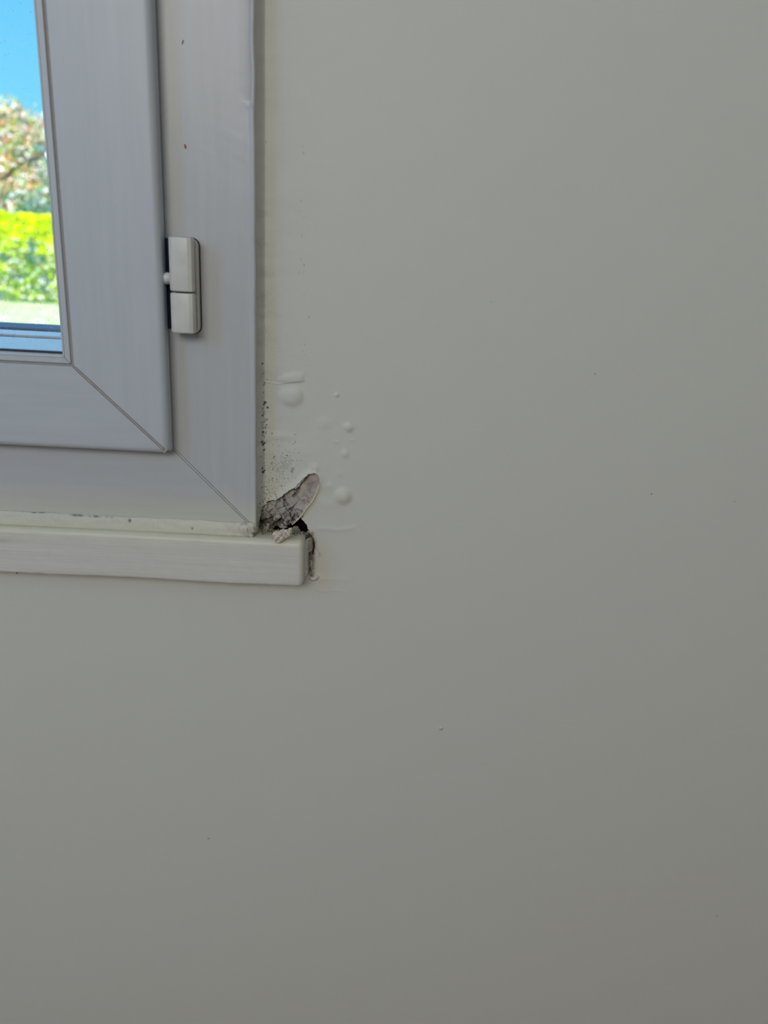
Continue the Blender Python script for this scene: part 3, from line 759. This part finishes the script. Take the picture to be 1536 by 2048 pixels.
def build_sealant():
    xs = np.arange(-0.42, XF+0.002, .0005); n = 9; V = []; 
    for x in xs:
        for j in range(n):
            t = j/(n-1)
            a0 = np.array([YF-0.0003, ZF+0.0060]); a1 = np.array([YF-0.0016, ZF+0.0016]); a2 = np.array([SY+0.0052, ST-0.0002])
            p = (1-t)**2*a0+2*t*(1-t)*a1+t*t*a2
            wob = math.sin(math.pi*t)
            fade = min(1, max(0, (XF-.0003-x)/.0015)); p = p*fade+(1-fade)*np.array([YF+.001, ZF+.001]) if x > XF-.0018 else p
            y = p[0]-wob*fade*(.0002+.0004*noise.noise((x*110, t*3, 4))+.0004*noise.noise((x*500, t*8, 5)))
            z = p[1]+(1-t)*(.0010*noise.noise((x*60, 9, 1)))
            V.append((x, y, z))
    Fc = [(i*n+j, i*n+j+1, (i+1)*n+j+1, (i+1)*n+j) for i in range(len(xs)-1) for j in range(n-1)]
    P = np.array(V); px, py = PX(P[:, 0], P[:, 1], P[:, 2]); ns = smooth_noise(px, py, .35, 31); nf = smooth_noise(px, py, .12, 33)
    crack = np.exp(-(dist_poly(px, py, [(44, 1023), (90, 1025), (150, 1030), (215, 1034), (262, 1040)], False)/1.1)**2)*np.clip(.7+1.8*nf, 0, 1)
    end = np.clip((px-440)/80, 0, 1)
    md = np.maximum(crack*.9, end**2*np.clip(-.15+1.7*ns, 0, .9))
    for (cx, cy, r) in ((260, 1041, 3), (385, 1056, 1.2), (507, 1067, 3), (514, 1066, 3), (495, 1060, 1.6), (524, 1064, 4)):
        md = np.maximum(md, .9*np.clip(1.6-np.hypot(px-cx, py-cy)/r, 0, 1))
    stn = end*np.clip(.25+1.3*nf, 0, .8)
    yl = .5*np.clip((py-1030-px*.04)/14, 0, 1)
    o = mesh_obj('sealant', V, Fc, MAT['sealant'], None, True, {'yellow': yl, 'stain': stn, 'mould_shade': md})
    so = o.modifiers.new('so', 'SOLIDIFY'); so.thickness = .0006; so.offset = 1
    child(o); o['label'] = 'yellowed lumpy sealant bead along the sill'
build_sealant()

# ------------------------------------------------------------------ fallen plaster on the sill
def chunk(name, poly, yc, thick, tone, mat, tilt=(0, 0), rough=.0009, seed=1, step=0.6):
    xs0 = [p[0] for p in poly]; ys0 = [p[1] for p in poly]
    gx = np.arange(min(xs0)-1, max(xs0)+1, step); gy = np.arange(min(ys0)-1, max(ys0)+1, step)
    PXX, PYY = np.meshgrid(gx, gy)
    jx = PXX+1.4*smooth_noise(PXX, PYY, .30, seed+1); jy = PYY+1.4*smooth_noise(PXX, PYY, .30, seed+2)
    ins = inside(jx, jy, poly); d = dist_poly(jx, jy, poly)
    cx, cy = np.mean(xs0), np.mean(ys0)
    dome = np.clip(d/4.0, 0, 1)**.6
    n = smooth_noise(PXX, PYY, .28, seed+3, 4)
    V = []; idm = -np.ones(PXX.shape, int); tn = []
    q0 = U(cx, cy, yc)
    front = []; 
    for i in range(PXX.shape[0]):
        for j in range(PXX.shape[1]):
            if ins[i, j]:
                yb_ = yc+tilt[0]*(PXX[i, j]-cx)*MM+tilt[1]*(PYY[i, j]-cy)*MM
                q = U(PXX[i, j], PYY[i, j], yb_)
                idm[i, j] = len(V)//1
                h = thick*dome[i, j]+rough*n[i, j]*dome[i, j]
                V.append((q[0], q[1]-h, q[2]))
                tn.append(np.array(tone)*(1+.8*n[i, j]+.25*math.sin(PXX[i, j]*3+PYY[i, j])*.3))
    nf = len(V)
    V += [(v[0], v[1]+thick*1.4, v[2]) for v in V]; tn += tn[:nf]
    Fc = []
    from collections import Counter
    for i in range(PXX.shape[0]-1):
        for j in range(PXX.shape[1]-1):
            q = [idm[i, j], idm[i+1, j], idm[i+1, j+1], idm[i, j+1]]
            if min(q) >= 0: Fc.append(tuple(q))
    cnt = Counter(); ed = {}
    for f in Fc:
        for a in range(4):
            k_ = (f[a], f[(a+1) % 4]); kk = tuple(sorted(k_)); cnt[kk] += 1; ed[kk] = k_
    Fb = [tuple(v+nf for v in f[::-1]) for f in Fc]
    side = [(b, a, a+nf, b+nf) for kk, c in cnt.items() if c == 1 for a, b in [ed[kk]]]
    V = np.array(V); base = V.mean(0); base[2] = V[:, 2].min()
    o = mesh_obj(name, V-base, Fc+Fb+side, mat, None, True, tone=np.clip(np.array(tn), 0, 1)); o.location = base
    o.modifiers.new('es', 'EDGE_SPLIT').split_angle = math.radians(55)
    return o
fl = chunk('plaster_flake', [(544, 1068), (547, 1064), (552, 1062), (557, 1063), (562, 1060), (566, 1058), (569, 1061), (573, 1060), (577, 1057), (583, 1056), (585, 1060), (582, 1066), (582, 1071), (575, 1075), (568, 1080),
            (560, 1085), (555, 1087), (549, 1085), (550, 1079), (547, 1074)], -0.0200, 0.0014, (.60, .54, .47), MAT['plaster'], (0, -.35), .0015, 3, .5)
tag(fl, 'beige crumbly plaster flake lying over the corner of the white sill', 'plaster flake')
fr = chunk('plaster_fragment', [(585, 1054), (590, 1052), (596, 1053), (601, 1061), (598, 1064), (586, 1063), (584, 1060)], -0.0030, 0.0008, (.22, .22, .17), MAT['plaster'], (0, -.3), .0006, 7)
tag(fr, 'small grey-green plaster fragment wedged in the black gap above the sill', 'plaster fragment')
fs = chunk('plaster_sliver', [(556, 1053), (562, 1051), (570, 1052), (577, 1054), (570, 1057), (560, 1056)], -0.0030, 0.0006, (.34, .31, .26), MAT['plaster'], (0, 0), .0005, 9, .5)
tag(fs, 'thin grey plaster sliver lying above the black gap, beside the frame foot', 'plaster sliver')

# loose dirt and crumbs along the back of the sill
def build_dirt():
    rnd = random.Random(4); V, Fc, T = [], [], []
    spots = [(rnd.gauss(535, 14), rnd.gauss(1062, 2.5), rnd.uniform(.5, 1.7)) for _ in range(120)]
    spots += [(rnd.uniform(584, 618), 1067+rnd.gauss(0, 1.6), rnd.uniform(.4, 1.2)) for _ in range(70)]
    spots += [(rnd.uniform(470, 520), 1064+rnd.gauss(0, 1.4), rnd.uniform(.4, .9)) for _ in range(14)]
    for (x, y, r) in spots:
        ty = -.004-(y-1055)*.0007
        q = U(x, y, ty); r *= MM*1.1; c = rnd.choice([(.05, .04, .025), (.22, .15, .08), (.50, .43, .33), (.33, .27, .19), (.10, .08, .05)])
        n = len(V)
        for a in ((1, 0, 0), (-1, 0, 0), (0, 1, 0), (0, -1, 0), (0, 0, 1), (0, 0, -1)):
            V.append([q[i]+a[i]*r*rnd.uniform(.5, 1.5) for i in range(3)]); T.append(c)
        for f in ((0, 2, 4), (2, 1, 4), (1, 3, 4), (3, 0, 4), (2, 0, 5), (1, 2, 5), (3, 1, 5), (0, 3, 5)): Fc.append(tuple(n+i for i in f))
    # dried strips of old filler along the back of the sill
    o = mesh_obj('plaster_grit', V, Fc, MAT['plaster'], None, False, tone=np.array(T))
    tag(o, 'brown and black grit scattered along the back of the white sill corner', 'grit', kind='stuff')
build_dirt()

# small chips and marks stuck on the painted frame
def mark(name, a, b, wid, y, col, label):
    o = ribbon(name, [a, ((a[0]+b[0])/2+.4, (a[1]+b[1])/2), b], wid, plain(name, col, .7), None, y, thick=.0002)
    tag(o, label, 'fibre'); return o
mark('red_fibre', (369, 289), (371.5, 297), .0012, YF-.0001, (.45, .07, .08), 'tiny dull red fibre stuck on the white frame above the hinge')
mark('dark_fibre', (366.5, 80), (364, 88), .0005, YF-.0001, (.13, .11, .14), 'tiny dark fibre stuck high on the white frame near the photo top')

# ------------------------------------------------------------------ garden outside
GZ = -0.05
def leaf_mat(name, col, rough=.35, trans=.25, spec=.5):
    M = NM(name, rough, spec=spec)
    M.color(M.mix(M.ramp(M.noise(3.5, 2), .35, .65), tuple(c*.75 for c in col), tuple(min(1, c*1.2) for c in col)))
    d = M.n('ShaderNodeBsdfTranslucent'); d.inputs[0].default_value = (*[min(1, c*1.1) for c in col], 1)
    mx = M.n('ShaderNodeMixShader'); mx.inputs[0].default_value = trans
    M.l(M.b.outputs[0], mx.inputs[1]); M.l(d.outputs[0], mx.inputs[2]); M.l(mx.outputs[0], M.t.nodes['Material Output'].inputs[0])
    return M.m
L_y = leaf_mat('hedge_leaf_yellow', (.62, .80, .004), .5, .25, .2)
L_g = leaf_mat('hedge_leaf_green', (.17, .34, .05), .22, .2, .9)
L_w = leaf_mat('pale_blossom_glint', (.85, .85, .85), .3)  # white leaves: tree blossom, and sun glints painted into the hedge
L_o = leaf_mat('orange_young_leaf', (.80, .36, .16), .35)
L_d = leaf_mat('dark_leaf', (.10, .24, .16), .2, .15, 1.0)
L_l = leaf_mat('olive_leaf', (.36, .48, .12), .3)
BARK = plain('bark', (.16, .11, .08), .9, .1, (30, .01, .8))

def leaves(name, pts, size, mats, weights, seed, parent):
    """one mesh of many small folded leaves"""
    rs = np.random.RandomState(seed); n = len(pts)
    V = np.zeros((n, 4, 3)); a = rs.normal(size=(n, 3)); a /= np.linalg.norm(a, axis=1)[:, None]
    b = np.cross(a, rs.normal(size=(n, 3))); b /= np.linalg.norm(b, axis=1)[:, None]; c = np.cross(a, b)
    s = size*rs.uniform(.6, 1.3, (n, 1))
    V[:, 0] = pts-a*s; V[:, 1] = pts+b*s*.5+c*s*.12; V[:, 2] = pts+a*s; V[:, 3] = pts-b*s*.5+c*s*.12
    me = bpy.data.meshes.new(name); me.from_pydata(V.reshape(-1, 3).tolist(), [], np.arange(n*4).reshape(n, 4).tolist())
    for mm in mats: me.materials.append(mm)
    w_ = weights(pts, rs) if callable(weights) else rs.choice(len(mats), n, p=weights)
    me.polygons.foreach_set('material_index', np.asarray(w_, dtype=np.int32)); me.update()
    o = bpy.data.objects.new(name, me); C.objects.link(o); o.parent = parent
    if parent is not None: o.location = -np.array(parent.location); 
    return o

def hedge():
    root = empty('hedge', (-9, 18.6, GZ)); rs = np.random.RandomState(1); n = 95000
    top = CAM[2]+.46
    x = rs.uniform(-16, 6, n); u = rs.rand(n)
    y = np.where(u < .6, 18.2+np.abs(rs.normal(0, .10, n)), rs.uniform(18.2, 19.4, n)); z = np.where(u < .6, rs.uniform(GZ+.05, top, n), top-np.abs(rs.normal(0, .06, n)))
    y += .12*smooth_noise(x, z, 2.5, 3); z += .10*smooth_noise(x, y, 3, 4)*(u >= .6)
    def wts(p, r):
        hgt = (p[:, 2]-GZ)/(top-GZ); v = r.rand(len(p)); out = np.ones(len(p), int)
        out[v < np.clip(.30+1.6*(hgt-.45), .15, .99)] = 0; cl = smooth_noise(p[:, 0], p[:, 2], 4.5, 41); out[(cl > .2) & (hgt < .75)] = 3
        out[(r.rand(len(p)) < .17) & (hgt < .72)] = 2  # white leaves stand in for sun glints
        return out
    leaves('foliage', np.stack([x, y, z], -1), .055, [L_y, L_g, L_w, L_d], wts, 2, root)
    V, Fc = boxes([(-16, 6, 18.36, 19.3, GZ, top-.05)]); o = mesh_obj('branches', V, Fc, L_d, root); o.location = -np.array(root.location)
    tag(root, 'clipped bright yellow-green hedge across the lawn outside the window', 'hedge')
hedge()

def tree(name, cx, cy, h, r, z0, n, mats, wts, seed, label):
    root = empty(name, (cx, cy, GZ)); rs = np.random.RandomState(seed)
    k = 46; cc = rs.normal(size=(k, 3)); cc /= np.linalg.norm(cc, axis=1)[:, None]; cc *= rs.uniform(.35, .95, (k, 1))
    ctr = np.array([cx, cy, (z0+h)/2]); ext = np.array([r, r, (h-z0)/2]); cl = ctr+cc*ext
    which = rs.randint(k, size=n); p = cl[which]+rs.normal(0, .20, (n, 3))
    leaves('foliage', p, .075, mats, wts, seed+1, root)
    V, Fc = [], []
    def limb(a, b, ra, rb, sg=8):
        a = np.array(a, float); b = np.array(b, float); t = (b-a)/np.linalg.norm(b-a); u = np.cross(t, [.3, 1, .2]); u /= np.linalg.norm(u); v = np.cross(t, u); m0 = len(V)
        for q, rr in ((a, ra), (b, rb)):
            for i in range(sg): V.append(q+rr*(u*math.cos(2*math.pi*i/sg)+v*math.sin(2*math.pi*i/sg)))
        for i in range(sg): Fc.append((m0+i, m0+(i+1) % sg, m0+sg+(i+1) % sg, m0+sg+i))
    limb((cx, cy, GZ), (cx, cy, z0+.3), .10, .07)
    for i in range(14): limb((cx, cy, z0+.2), cl[i*3], .05, .012)
    o = mesh_obj('trunk', V, Fc, BARK, root); o.location = -np.array(root.location)
    tag(root, label, 'tree'); return root
tree('photinia_tree', U(38, 300, 23.6)[0], 23.6, U(38, 205, 23.6)[2], 1.35, .8, 15000, [L_l, L_o, L_w, L_d], [.32, .24, .28, .16], 11, 'tall orange-tipped blossoming tree behind the hedge, against blue sky')
tree('leafy_shrub', U(100, 400, 21.0)[0], 21.0, U(100, 345, 21.0)[2], .95, .4, 9000, [L_d, L_l, L_w, L_o], [.62, .20, .12, .06], 15, 'dark green shrub behind the hedge, right of the tall orange-tipped tree')

# pale low roof showing between the leaves
shed = empty('garden_shed', (-10.5, 26.5, GZ))
zr0, zr1 = U(80, 366, 25.4)[2], U(80, 350, 25.4)[2]; xr = U(57, 358, 25.4)[0]
def sp(name, b, mat): o = box(name, b, mat, shed); o.location = -np.array(shed.location); return o
sp('shed_wall', (xr+.3, xr+4.2, 25.7, 28.1, GZ, zr0), plain('dark_boards', (.05, .07, .10), .8, .2, (20, .01, .5)))
sp('roof', (xr, xr+4.5, 25.4, 28.4, zr0, zr1), plain('pale_fascia', (.75, .78, .86), .6))
tag(shed, 'dark garden shed with a pale flat roof edge behind the leaves', 'shed')

def lawn():
    M = NM('lawn_grass', .8, spec=.1)
    M.color(M.mix(M.ramp(M.noise(4, 5, .6), .35, .65), (.46, .62, .20), (.80, .85, .55)))
    M.bump(M.noise(60, 4), .02, .6)
    V, Fc = boxes([(-40, 30, 0.2, 70, GZ-.2, GZ)])
    o = mesh_obj('lawn', V, Fc, M.m); tag(o, 'sunlit pale green lawn between the house and the hedge', 'lawn', kind='structure')
lawn()
